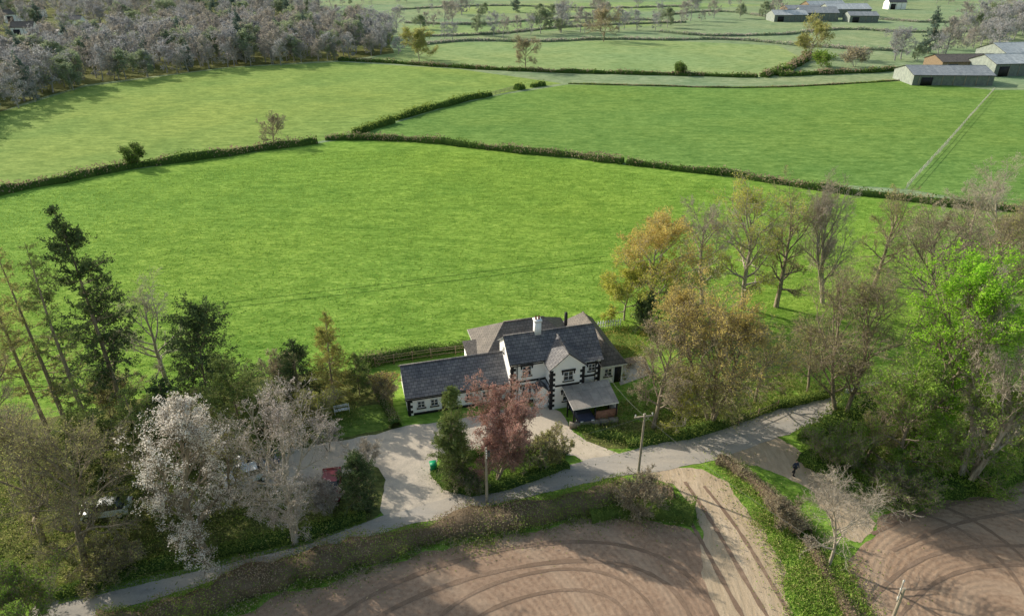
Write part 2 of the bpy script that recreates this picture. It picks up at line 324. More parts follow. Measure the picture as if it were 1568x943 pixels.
con('golden_conifer',502,612,480,84,'needle_gold',18,nb=130,nsub=7,nleaf=17000,lsz=.17,pw=.7,irr=.15)
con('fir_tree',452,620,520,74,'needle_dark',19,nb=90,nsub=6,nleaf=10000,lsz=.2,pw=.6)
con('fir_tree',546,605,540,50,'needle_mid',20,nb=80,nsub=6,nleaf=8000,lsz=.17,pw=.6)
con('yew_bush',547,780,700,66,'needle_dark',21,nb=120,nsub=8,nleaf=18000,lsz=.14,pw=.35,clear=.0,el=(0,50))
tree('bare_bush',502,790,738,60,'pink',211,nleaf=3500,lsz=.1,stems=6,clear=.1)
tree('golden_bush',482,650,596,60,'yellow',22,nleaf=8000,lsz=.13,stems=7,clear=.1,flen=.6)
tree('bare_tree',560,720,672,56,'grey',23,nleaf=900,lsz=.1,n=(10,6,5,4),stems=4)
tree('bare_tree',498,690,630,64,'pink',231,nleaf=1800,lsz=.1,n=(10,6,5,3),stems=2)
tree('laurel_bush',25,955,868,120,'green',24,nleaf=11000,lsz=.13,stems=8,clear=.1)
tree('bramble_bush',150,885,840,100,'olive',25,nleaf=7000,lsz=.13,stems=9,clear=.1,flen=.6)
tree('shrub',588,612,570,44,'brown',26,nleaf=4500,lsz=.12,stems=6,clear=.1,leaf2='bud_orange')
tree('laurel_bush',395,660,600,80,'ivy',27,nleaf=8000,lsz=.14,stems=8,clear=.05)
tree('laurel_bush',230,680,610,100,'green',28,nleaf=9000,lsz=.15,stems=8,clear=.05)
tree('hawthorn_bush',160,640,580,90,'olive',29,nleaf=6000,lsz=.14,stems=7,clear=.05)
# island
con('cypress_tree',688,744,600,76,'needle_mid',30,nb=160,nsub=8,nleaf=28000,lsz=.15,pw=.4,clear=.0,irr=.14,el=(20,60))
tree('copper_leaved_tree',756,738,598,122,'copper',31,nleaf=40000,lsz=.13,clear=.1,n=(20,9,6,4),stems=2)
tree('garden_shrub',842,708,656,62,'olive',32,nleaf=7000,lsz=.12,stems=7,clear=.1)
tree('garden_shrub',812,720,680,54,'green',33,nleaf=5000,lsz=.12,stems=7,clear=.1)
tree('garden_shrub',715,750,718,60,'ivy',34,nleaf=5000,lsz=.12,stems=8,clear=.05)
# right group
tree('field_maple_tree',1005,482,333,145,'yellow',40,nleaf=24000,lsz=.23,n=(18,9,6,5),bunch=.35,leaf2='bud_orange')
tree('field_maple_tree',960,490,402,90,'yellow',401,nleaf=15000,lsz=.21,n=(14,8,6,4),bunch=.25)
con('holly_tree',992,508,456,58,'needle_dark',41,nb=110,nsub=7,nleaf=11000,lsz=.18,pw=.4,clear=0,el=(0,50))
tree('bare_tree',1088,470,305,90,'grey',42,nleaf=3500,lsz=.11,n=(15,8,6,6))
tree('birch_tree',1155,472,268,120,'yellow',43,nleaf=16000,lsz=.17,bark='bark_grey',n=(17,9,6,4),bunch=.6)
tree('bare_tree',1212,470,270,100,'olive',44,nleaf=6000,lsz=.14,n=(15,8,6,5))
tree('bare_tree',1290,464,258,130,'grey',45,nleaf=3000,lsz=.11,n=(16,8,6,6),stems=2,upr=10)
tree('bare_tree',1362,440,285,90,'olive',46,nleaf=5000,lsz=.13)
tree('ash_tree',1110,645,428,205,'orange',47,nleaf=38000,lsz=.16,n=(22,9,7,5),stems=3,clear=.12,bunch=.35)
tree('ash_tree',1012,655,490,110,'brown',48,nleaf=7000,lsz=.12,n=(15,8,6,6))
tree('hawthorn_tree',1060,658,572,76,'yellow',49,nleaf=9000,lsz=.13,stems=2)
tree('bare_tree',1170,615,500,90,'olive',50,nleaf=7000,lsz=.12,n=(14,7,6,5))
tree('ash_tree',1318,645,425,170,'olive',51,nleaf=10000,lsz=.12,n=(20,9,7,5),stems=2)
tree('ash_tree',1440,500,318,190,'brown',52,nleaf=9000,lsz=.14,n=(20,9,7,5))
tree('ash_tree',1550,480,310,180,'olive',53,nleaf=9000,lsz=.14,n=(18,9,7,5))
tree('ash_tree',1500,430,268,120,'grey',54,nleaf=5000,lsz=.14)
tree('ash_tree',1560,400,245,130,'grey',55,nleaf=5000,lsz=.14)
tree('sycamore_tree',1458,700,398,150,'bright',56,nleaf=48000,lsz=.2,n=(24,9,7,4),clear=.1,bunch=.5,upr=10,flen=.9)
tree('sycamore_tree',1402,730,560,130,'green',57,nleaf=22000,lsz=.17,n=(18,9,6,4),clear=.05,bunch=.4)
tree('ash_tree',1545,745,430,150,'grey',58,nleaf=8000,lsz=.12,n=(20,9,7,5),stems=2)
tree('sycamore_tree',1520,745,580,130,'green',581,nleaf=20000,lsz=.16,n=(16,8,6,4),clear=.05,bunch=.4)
tree('elder_bush',1280,722,650,90,'green',59,nleaf=9000,lsz=.14,stems=8,clear=.05)
tree('elder_bush',1385,768,715,110,'green',60,nleaf=9000,lsz=.13,stems=9,clear=.05)
tree('bare_tree',1345,710,590,110,'olive',61,nleaf=7000,lsz=.12)
tree('ash_tree',1250,600,500,90,'olive',611,nleaf=4000,lsz=.12,n=(13,7,6,5))
tree('dead_birch_tree',1295,864,722,140,'pale',62,nleaf=900,lsz=.08,n=(14,8,6,5),lean=(.12,0),bark='bark_grey',trr=.014,minr=.01,twr=.01)
tree('bare_bush',985,792,735,76,'brown',63,nleaf=5000,lsz=.11,stems=7,clear=.1)
tree('bare_bush',1195,808,765,50,'brown',64,nleaf=2000,lsz=.1,stems=7,clear=.1)
# mid-distance singles
tree('bare_tree',415,222,172,56,'brown',70,nleaf=1500,lsz=.22,n=(12,7,5,3),minr=.035,twr=.035,bark='bark_brown')
tree('hawthorn_bush',202,256,222,30,'ivy',71,nleaf=3500,lsz=.35,stems=6,clear=.05)
tree('oak_tree',640,94,42,50,'yellow',72,nleaf=8000,lsz=.55,n=(14,7,5,3),minr=.05,twr=.04,bunch=.4,leaf='bud_olive')
tree('oak_tree',1247,88,24,52,'yellow',73,nleaf=8000,lsz=.55,n=(14,7,5,3),minr=.05,twr=.04,bunch=.4,leaf='bud_olive')
tree('bare_tree',805,108,54,44,'brown',74,nleaf=3000,lsz=.35,n=(12,7,5,3),minr=.05,twr=.05,bark='bark_brown')
tree('bare_tree',926,64,10,58,'brown',75,nleaf=4500,lsz=.45,n=(12,7,5,3),minr=.05,twr=.06,bark='bark_brown')
tree('hawthorn_bush',1040,115,96,20,'ivy',76,nleaf=2500,lsz=.5,stems=6,clear=.05)
tree('hawthorn_bush',1262,103,78,34,'green',77,nleaf=2500,lsz=.6,stems=6,clear=.05)
tree('bare_tree',1312,103,72,38,'brown',78,nleaf=3500,lsz=.5,n=(12,7,5,3),minr=.05,twr=.05,stems=3,bark='bark_far')
print('trees',time.time()-T0)

def inpoly(p,poly):
    x,y=p[:,0],p[:,1]; r=np.zeros(len(p),bool); n=len(poly)
    for i in range(n):
        x1,y1=poly[i][:2]; x2,y2=poly[i-1][:2]
        if y1==y2: continue
        c=((y1>y)!=(y2>y))&(x<(x2-x1)*(y-y1)/(y2-y1)+x1); r^=c
    return r
def scatter(rng,poly,n):
    poly=np.asarray(poly); lo=poly.min(0)[:2]; hi=poly.max(0)[:2]; o=np.zeros((0,2))
    while len(o)<n:
        p=lo+(hi-lo)*rng.random((n*2,2)); o=np.concatenate([o,p[inpoly(p,poly)]])
    return o[:n]
protos=[broad('far_tree_mesh',200+i,13.,9.,'far_twigs_hazed' if i%2 else 'far_brown_hazed',nleaf=2000,lsz=.32,bark='bark_far',n=(12,6,5,2),minr=.045,twr=.04,mk=False) for i in range(4)]
protos_g=[broad('far_green_mesh',210+i,11.,10.,'far_green_hazed',nleaf=4000,lsz=.5,bark='bark_far',n=(11,6,5,2),minr=.05,twr=.05,mk=False) for i in range(2)]
protos_c=[conifer('far_conifer_mesh',220,16.,8.,'far_needles_hazed',nb=70,nsub=5,nleaf=3500,lsz=.6,mk=False)]
VH=[(20,58),(66,70),(10,36),(96,46),(48,28),(128,60)]
def wood(name,pos,seed,g=.12,c=.04,s=(.75,1.2)):
    rng=np.random.default_rng(seed); e=empty(name); hs=[G(*q) for q in VH]
    for k,p in enumerate(pos):
        if any(abs(p[0]-h[0]-5)<11 and -34<p[1]-h[1]<12 for h in hs): continue
        r=rng.random(); me=protos_c[0] if r<c else (protos_g[rng.integers(2)] if r<c+g else protos[rng.integers(4)])
        o=bpy.data.objects.new('tree_%d'%(k+1),me); q=rng.uniform(*s); o.location=(p[0],p[1],0); o.scale=(q*rng.uniform(.85,1.2),q*rng.uniform(.85,1.2),q); o.rotation_euler=(0,0,rng.random()*6.28); link(o,e)
rng=np.random.default_rng(5)
edge=W([(-80,200),(0,170),(130,130),(350,103),(520,93),(600,82)])
woodpoly=np.concatenate([edge,W([(600,50),(500,28),(430,2),(330,-12),(-60,-12),(-400,20)])])
near=np.concatenate([edge,W([(600,55),(480,50),(250,60),(0,80),(-200,110)])])
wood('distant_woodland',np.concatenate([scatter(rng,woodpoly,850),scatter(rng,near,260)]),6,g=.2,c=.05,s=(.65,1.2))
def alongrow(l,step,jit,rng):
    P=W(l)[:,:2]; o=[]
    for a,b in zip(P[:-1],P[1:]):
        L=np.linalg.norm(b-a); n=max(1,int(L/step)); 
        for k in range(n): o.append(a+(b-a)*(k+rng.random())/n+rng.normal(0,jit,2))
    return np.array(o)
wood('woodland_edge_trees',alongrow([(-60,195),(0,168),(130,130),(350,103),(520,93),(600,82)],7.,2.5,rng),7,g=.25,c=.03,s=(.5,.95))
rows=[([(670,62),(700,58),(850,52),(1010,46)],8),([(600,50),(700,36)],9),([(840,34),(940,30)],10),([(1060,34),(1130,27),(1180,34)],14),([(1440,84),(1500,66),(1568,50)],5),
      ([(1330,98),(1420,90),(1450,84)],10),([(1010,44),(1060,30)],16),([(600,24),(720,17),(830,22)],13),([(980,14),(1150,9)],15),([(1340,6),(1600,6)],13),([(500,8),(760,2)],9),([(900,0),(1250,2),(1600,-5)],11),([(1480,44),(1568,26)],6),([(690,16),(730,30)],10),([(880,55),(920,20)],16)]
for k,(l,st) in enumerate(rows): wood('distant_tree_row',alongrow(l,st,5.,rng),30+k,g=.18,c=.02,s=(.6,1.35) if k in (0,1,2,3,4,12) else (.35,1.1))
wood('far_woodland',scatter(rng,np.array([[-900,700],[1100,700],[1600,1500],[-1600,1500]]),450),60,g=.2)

# ---------------------------------------------------------------- ground sheets
def dens(P,step,closed=True):
    o=[]; n=len(P)
    for i in range(n if closed else n-1):
        a=P[i]; b=P[(i+1)%n]; L=np.linalg.norm(b-a); k=max(1,int(L/step))
        for j in range(k): o.append(a+(b-a)*j/k)
    if not closed: o.append(P[-1])
    return np.array(o)
def smooth(P,closed=True,it=2):
    for _ in range(it):
        Q=[]; n=len(P)
        if not closed: Q.append(P[0])
        for i in range(n if closed else n-1):
            a=P[i]; b=P[(i+1)%n]; Q+= [a*.75+b*.25,a*.25+b*.75]
        if not closed: Q.append(P[-1])
        P=np.array(Q)
    return P
def sheet(name,l,z,mat,amp=.15,step=.6,seed=0,sm=1,world=False):
    P=np.array(l,float) if world else W(l); P=smooth(P,True,sm) if sm else P
    P=dens(P,step); r=np.random.default_rng(seed+len(P))
    nz=r.normal(0,1,(len(P),2)); nz=(nz+np.roll(nz,1,0)+np.roll(nz,2,0))/1.7; P[:,:2]+=nz*amp; P[:,2]=z
    me=bpy.data.meshes.new(name); me.from_pydata([tuple(p) for p in P],[],[list(range(len(P)))]); me.materials.append(M[mat]); me.update()
    if me.polygons[0].normal.z<0: me.flip_normals()
    return link(bpy.data.objects.new(name,me))
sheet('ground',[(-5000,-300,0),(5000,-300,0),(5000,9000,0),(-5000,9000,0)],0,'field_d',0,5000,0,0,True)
sheet('grass_field',[(-500,380),(0,297),(200,260),(485,220),(540,212),(640,216),(860,241),(1140,274),(1400,310),(1568,322),(2000,340),(2100,760),(1568,1100),(784,1300),(-200,1200)],.004,'field',.1,3,1,0)
sheet('grass_field',[(-500,375),(0,295),(200,258),(485,218),(540,204),(600,188),(700,158),(760,145),(830,132),(860,128),(700,106),(520,95),(350,104),(130,133),(0,172),(-300,230)],.008,'field_b',.2,5,2,0)
sheet('grass_field',[(540,208),(600,190),(700,160),(760,147),(870,130),(1130,136),(1390,124),(1520,138),(1385,290),(1140,272),(860,239),(640,214)],.008,'field_c',.2,5,3,0)
sheet('grass_field',[(1523,138),(1388,290),(1568,320),(2000,335),(1900,138)],.008,'field_c',.2,5,4,0)
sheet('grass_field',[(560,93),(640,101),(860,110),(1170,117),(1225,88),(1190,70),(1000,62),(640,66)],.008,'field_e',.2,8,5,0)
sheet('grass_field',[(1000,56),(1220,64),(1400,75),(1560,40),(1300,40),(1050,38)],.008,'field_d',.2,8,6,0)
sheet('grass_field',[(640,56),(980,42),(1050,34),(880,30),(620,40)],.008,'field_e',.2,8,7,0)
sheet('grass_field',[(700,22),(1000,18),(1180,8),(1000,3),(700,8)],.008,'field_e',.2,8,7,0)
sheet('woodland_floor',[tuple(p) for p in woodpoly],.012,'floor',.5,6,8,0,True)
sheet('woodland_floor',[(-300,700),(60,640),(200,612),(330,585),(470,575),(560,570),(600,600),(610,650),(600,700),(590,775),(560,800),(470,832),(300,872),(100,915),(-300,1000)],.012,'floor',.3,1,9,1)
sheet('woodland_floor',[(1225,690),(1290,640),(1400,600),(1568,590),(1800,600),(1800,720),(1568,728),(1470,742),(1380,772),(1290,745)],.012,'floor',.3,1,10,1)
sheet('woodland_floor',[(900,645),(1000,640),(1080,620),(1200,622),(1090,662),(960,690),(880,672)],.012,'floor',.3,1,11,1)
sheet('lawn',[(500,636),(560,622),(598,616),(606,652),(560,664),(490,676),(470,660)],.016,'lawn',.1,.6,12,1)
sheet('lawn',[(905,508),(960,505),(990,530),(1000,545),(950,560),(925,535)],.016,'lawn',.1,.6,13,1)
sheet('ploughed_field',[(300,965),(400,922),(560,872),(720,832),(860,800),(930,786),(1000,800),(1075,812),(1110,880),(1150,1000),(1300,1300),(0,1400),(100,1050)],.016,'plough',.2,.7,14,1)
sheet('tilled_field',[(1378,774),(1450,748),(1520,728),(1700,705),(2300,740),(2300,1400),(1500,1400),(1340,980),(1300,900),(1300,850)],.016,'plough2',.2,.7,15,1)
sheet('dirt_track',[(965,712),(1060,712),(1100,728),(1150,785),(1188,850),(1215,943),(1300,1200),(1120,1200),(1100,960),(1078,870),(1072,800),(1045,745),(1000,728)],.020,'track',.18,.5,16,1)
sheet('dirt_track',[(1085,668),(1170,662),(1225,690),(1285,735),(1330,775),(1345,810),(1300,835),(1255,775),(1235,748),(1180,718),(1100,700),(1060,695)],.020,'track',.18,.5,17,1)
sheet('driveway',[(360,700),(480,682),(560,668),(620,652),(668,646),(740,636),(790,620),(850,622),(880,664),(965,706),(930,722),(862,690),(700,690),(662,705),(672,738),(735,765),(740,790),(600,800),(578,775),(592,745),(578,705),(520,735),(440,745),(350,750)],.024,'gravel',.1,.5,18,1)
sheet('concrete_apron',[(862,672),(890,672),(972,704),(945,722),(868,690)],.028,'concrete',.03,.5,19,0)
road=[(40,930),(100,912),(300,867),(470,828),(560,797),(640,775),(740,747),(870,712),(965,690),(1090,660),(1190,628),(1290,598),(1420,560),
      (1440,585),(1300,628),(1230,655),(1160,682),(1090,706),(1010,722),(960,727),(850,750),(760,772),(640,799),(480,846),(330,887),(160,942),(60,980)]
sheet('road',road,.032,'road',.07,.5,20,1)
sheet('patio',[(935,552),(985,545),(1000,572),(950,590)],.02,'gravel',.02,1,21,0)

def ribbon(name,l,w,z,mat,offs=(0,)):
    A=Acc()
    P=smooth(W(l),False,3); T=norm(np.gradient(P,axis=0)); Nn=np.stack([-T[:,1],T[:,0],0*T[:,0]],1)
    r=np.random.default_rng(len(l)); wv=w*(.7+.6*r.random(len(P)))[:,None]
    for o in offs:
        a=P+Nn*(o-wv/2); b=P+Nn*(o+wv/2); a[:,2]=z; b[:,2]=z; n=len(P)
        A.quads(np.concatenate([b,a]),[(i,i+n,i+n+1,i+1) for i in range(n-1)],mat)
    return A.obj(name)
M['rut']=grass_mat('wheel_rut_grass',(.06,.14,.02),(.115,.22,.035),(.19,.31,.055))
ribbon('tractor_wheel_tracks',[(300,474),(400,461),(480,452),(560,443),(640,432),(720,423),(800,412),(930,396)],.34,.010,'rut',(-.9,.9))
M['soil_rut']=dirt_mat('rut_soil',(.17,.115,.08),(.25,.175,.125),(.33,.24,.18))
ribbon('tractor_ruts_in_soil',[(1190,1000),(1130,900),(1092,830),(1062,780),(1035,740)],.35,.036,'soil_rut',(-.9,.9))
ribbon('tractor_ruts_in_soil',[(1240,1000),(1170,880),(1120,800),(1075,745)],.3,.036,'soil_rut',(-.2,))
ribbon('tractor_ruts_in_soil',[(480,1000),(560,930),(700,870),(860,840),(980,850),(1060,900),(1100,1000)],.4,.036,'soil_rut',(-1.,1.))
ribbon('tractor_ruts_in_soil',[(640,1010),(720,920),(860,880),(960,900),(1010,990)],.3,.037,'soil_rut',(-1.,1.))
ribbon('tractor_ruts_in_soil',[(1330,960),(1400,880),(1480,850),(1600,850)],.3,.036,'soil_rut',(-1.,1.,))
ribbon('tractor_ruts_in_soil',[(1400,770),(1480,800),(1560,860),(1620,960)],.3,.037,'soil_rut',(-1.,1.,))
ribbon('tractor_ruts_in_soil',[(1350,830),(1440,790),(1540,770),(1650,760)],.3,.038,'soil_rut',(-1.,1.,))

# ---------------------------------------------------------------- hedges and grass
def nz1(s,rng,f=1.):
    o=0*s
    for k in range(5): o=o+np.sin(s*f*(.25*1.9**k)+rng.random()*6.28)/(1.4**k)
    return o/2.2
def hedge(name,l,w,h,dn,ls,mats,seed,gr=0.):
    rng=np.random.default_rng(seed); P=W(l); P=smooth(P,False,2); P=dens(P,.8 if ls<.3 else 2.5,False)
    seg=np.linalg.norm(np.diff(P,axis=0),axis=1); S=np.concatenate([[0],np.cumsum(seg)]); Lt=S[-1]; T=norm(np.gradient(P,axis=0)); Nn=np.stack([-T[:,1],T[:,0],0*T[:,0]],1)
    def hs(s): r=np.random.default_rng(seed+1); return 1+.32*nz1(s,r,1.2)
    def lat(s): r=np.random.default_rng(seed+2); return .22*w*nz1(s,r,.8)
    A=Acc(); K=len(P); a=np.linspace(0,np.pi,6); cs=np.cos(a); sn=np.sin(a)**.6; jit=1+rng.normal(0,.1,(K,6))
    C=P[:,None,:]+Nn[:,None,:]*((cs[None]*w*.5*.75*jit)*hs(S)[:,None]+lat(S)[:,None])[:,:,None]; C[:,:,2]=sn[None]*h*.76*hs(S)[:,None]*jit+.0
    i=np.arange(K-1)[:,None]*6; j=np.arange(5)[None]; f=np.stack([i+j,i+j+6,i+j+7,i+j+1],-1).reshape(-1,4)
    A.quads(C.reshape(-1,3),f,mats[0],rng.random(len(f))*.25)
    n=int(Lt*dn); s=rng.random(n)*Lt; k=np.clip(np.searchsorted(S,s)-1,0,K-2); t=((s-S[k])/seg[k])[:,None]; c=P[k]*(1-t)+P[k+1]*t; nn=Nn[k]
    ang=rng.random(n)*np.pi; rr=.72+.45*rng.random(n)**1.5; q=hs(s)
    c=c+nn*((np.cos(ang)*w*.5*rr)*q+lat(s))[:,None]; c[:,2]=np.sin(ang)**.6*h*rr*q+.03
    tone=.2+.25*nz1(s,np.random.default_rng(seed+5),2.)+.45*rng.random(n)+.25*(c[:,2]/h)
    g=gr+nz1(s,np.random.default_rng(seed+9),.5)+rng.normal(0,.35,n)+.6*(.5-c[:,2]/h)
    for q_,mm in ((g>0.,mats[1]),(g<=0.,mats[2])):
        if q_.any(): A.leaves(rng,c[q_],ls,mm,tone[q_],up=.6)
    return A.obj(name)
hedge('field_hedge',[(-200,345),(0,297),(110,275),(200,258),(330,240),(485,219)],3.0,1.9,34,.45,('leaf_ivy','leaf_ivy','hedge_brown'),300)
hedge('field_hedge',[(498,215),(540,213),(640,216),(740,228),(860,240),(955,250)],2.5,1.6,36,.42,('leaf_ivy','leaf_ivy','hedge_brown'),301)
hedge('field_hedge',[(960,251),(1050,262),(1145,273),(1250,290),(1400,309),(1530,322),(1700,335)],2.3,1.4,34,.4,('leaf_ivy','leaf_ivy','hedge_brown'),302)
hedge('field_hedge',[(540,206),(570,198),(602,188)],2.8,2.,30,.5,('leaf_ivy','leaf_ivy','hedge_green'),303)
hedge('field_hedge',[(606,185),(660,168),(712,155),(752,147)],2.8,2.,30,.5,('leaf_ivy','leaf_ivy','hedge_green'),304)
hedge('field_hedge',[(788,138),(800,136)],2.8,2,26,.5,('leaf_ivy','leaf_ivy','hedge_green'),305)
hedge('field_hedge',[(812,134),(832,131)],2.8,2,26,.5,('leaf_ivy','leaf_ivy','hedge_green'),306)
hedge('field_hedge',[(870,129),(960,131),(1130,136),(1250,132),(1390,123)],1.,.5,16,.4,('leaf_ivy','hedge_green','hedge_brown'),307)
hedge('field_hedge',[(520,93),(600,97),(700,105),(860,112),(1000,115),(1160,119)],2.4,1.5,20,.6,('leaf_ivy','leaf_ivy','hedge_brown'),308)
hedge('field_hedge',[(1168,119),(1205,110),(1232,94),(1238,86)],4,2.6,26,.7,('leaf_ivy','leaf_ivy','hedge_brown'),309)
hedge('field_hedge',[(1190,117),(1300,113),(1390,108)],3,1.8,20,.7,('leaf_ivy','leaf_ivy','hedge_brown'),310)
for k,l in enumerate([[(640,70),(720,62),(820,66),(930,60),(1010,63),(1120,60),(1230,72),(1390,80)],[(1010,50),(1090,57),(1200,54)],[(640,57),(760,54),(870,41),(1050,35)],[(1200,54),(1290,44),(1400,52),(1560,47)],[(620,36),(740,40),(860,27),(1000,32)],[(1000,26),(1100,16),(1180,28)],[(1340,30),(1450,38),(1600,22)],[(600,16),(760,8),(900,15),(1060,10)]]):
    hedge('distant_hedge',l,2.6,1.3,12,.9,('far_green_hazed','far_green_hazed','far_brown_hazed'),320+k)
hedge('roadside_hedge',[(150,962),(260,930),(420,886),(560,850),(640,826),(760,798),(860,776),(960,750)],3.2,1.4,560,.13,('hedge_brown','hedge_green','hedge_brown'),340,.45)
hedge('bramble_thicket',[(900,788),(960,778),(1030,784),(1062,792)],3.,1.1,380,.14,('hedge_green','hedge_green','leaf_ivy'),341)
hedge('bramble_thicket',[(930,765),(985,752),(1030,760)],3.,1.2,380,.14,('hedge_brown','hedge_green','hedge_brown'),342)
hedge('track_hedge',[(1100,705),(1135,722),(1170,752),(1205,790),(1232,822)],1.6,1.1,420,.12,('hedge_brown','hedge_brown','bud_brown'),343)
hedge('track_hedge',[(1232,825),(1258,870),(1285,912),(1310,960)],1.3,.6,260,.13,('hedge_brown','hedge_green','hedge_brown'),344)
hedge('garden_hedge',[(552,562),(600,552),(660,543),(735,533)],1.6,1.6,240,.18,('leaf_ivy','hedge_brown','leaf_ivy'),345)
hedge('road_bank_hedge',[(60,918),(160,888),(300,852),(470,812),(560,790)],1.8,.6,260,.14,('leaf_ivy','hedge_green','hedge_green'),346)
hedge('shrub_border',[(668,722),(700,752),(760,745),(868,712)],2.,.8,300,.13,('leaf_ivy','leaf_ivy','hedge_green'),347)
hedge('shrub_border',[(690,700),(760,695),(840,694),(866,702)],1.6,.8,260,.13,('leaf_ivy','leaf_ivy','hedge_brown'),348)
hedge('roadside_hedge',[(1230,680),(1300,632),(1400,590)],3.5,1.8,300,.18,('leaf_ivy','leaf_ivy','hedge_green'),349)
hedge('wood_edge_scrub',[(1235,700),(1300,748),(1370,770),(1460,742),(1568,722),(1700,705)],3.5,1.6,340,.17,('leaf_ivy','hedge_green','leaf_green'),350)
hedge('garden_boundary_hedge',[(1290,598),(1190,622),(1120,645),(1060,662),(960,684)],1.6,.7,260,.14,('leaf_ivy','hedge_green','hedge_green'),351)
hedge('garden_boundary_hedge',[(885,655),(940,672),(1000,668)],1.2,.8,220,.12,('leaf_ivy','leaf_ivy','hedge_green'),352)
hedge('garden_hedge',[(560,575),(575,600),(600,640),(608,655)],1.2,.9,240,.12,('leaf_ivy','leaf_ivy','hedge_brown'),353)

def tufts(name,poly,n,size,mat,seed,hh=.12,clump=True,mat2=None):
    rng=np.random.default_rng(seed); p=scatter(rng,W(poly),n); A=Acc()
    C=np.concatenate([p,np.full((n,1),.05)],1); sel=rng.random(n)<.35
    if clump:
        q=scatter(rng,W(poly),max(10,n//50)); idx=rng.integers(0,len(q),n); r=rng.gamma(2,.45,len(q)); C[:,:2]=q[idx]+rng.normal(0,1,(n,2))*r[idx,None]*.7; d=np.linalg.norm(C[:,:2]-q[idx],axis=1); C[:,2]=.05+rng.random(n)*np.maximum(r[idx]*1.1-d*.6,.05)*hh*5
        sel=(rng.random(len(q))<.35)[idx]
    tone=rng.random(n)*.8+.1
    if mat2: A.leaves(rng,C[sel],size,mat2,tone[sel],up=1.2,asp=.45); C=C[~sel]; tone=tone[~sel]
    A.leaves(rng,C,size,mat,tone,up=1.2,asp=.45); return A.obj(name)
tufts('verge_grass',[(1095,700),(1140,720),(1215,780),(1290,850),(1345,960),(1215,960),(1190,860),(1150,785)],24000,.18,'grass_blade',400,.08,mat2='bud_olive')
tufts('verge_grass',[(160,958),(420,895),(640,835),(860,785),(1000,740),(1065,790),(1060,805),(930,790),(640,852),(330,945)],24000,.17,'hedge_green',401,.1,mat2='bud_brown')
tufts('woodland_undergrowth',[(-100,720),(200,640),(470,600),(560,640),(480,680),(360,720),(420,760),(560,790),(300,865),(60,915),(-100,960)],60000,.19,'hedge_green',402,.2,mat2='bud_olive')
tufts('woodland_undergrowth',[(1230,690),(1300,640),(1568,600),(1750,640),(1700,715),(1480,742),(1380,770),(1290,742)],60000,.2,'leaf_green',403,.26,mat2='bud_olive')
tufts('garden_undergrowth',[(900,640),(1000,600),(1200,570),(1270,600),(1180,625),(1080,655),(960,685),(890,665)],26000,.18,'hedge_green',404,.14,mat2='bud_olive')
tufts('verge_grass',[(90,912),(470,822),(560,792),(560,800),(470,834),(90,925)],8000,.16,'grass_blade',405,.08,False)
tufts('island_ground_cover',[(672,715),(700,752),(860,712),(866,700),(720,695)],9000,.14,'leaf_ivy',406,.12)
tufts('house_garden_plants',[(880,500),(1000,500),(1010,545),(960,560),(955,590),(990,600),(930,640),(960,600),(930,540)],7000,.16,'hedge_green',407,.12,mat2='bud_orange')
tufts('pasture_grass_tufts',[(-60,310),(200,275),(485,235),(640,228),(860,252),(1140,285),(1400,320),(1568,335),(1600,560),(1250,590),(1000,500),(740,525),(560,550),(330,575),(60,620),(-60,640)],90000,.26,'grass_blade',408,.03,False)
print('hedges',time.time()-T0)

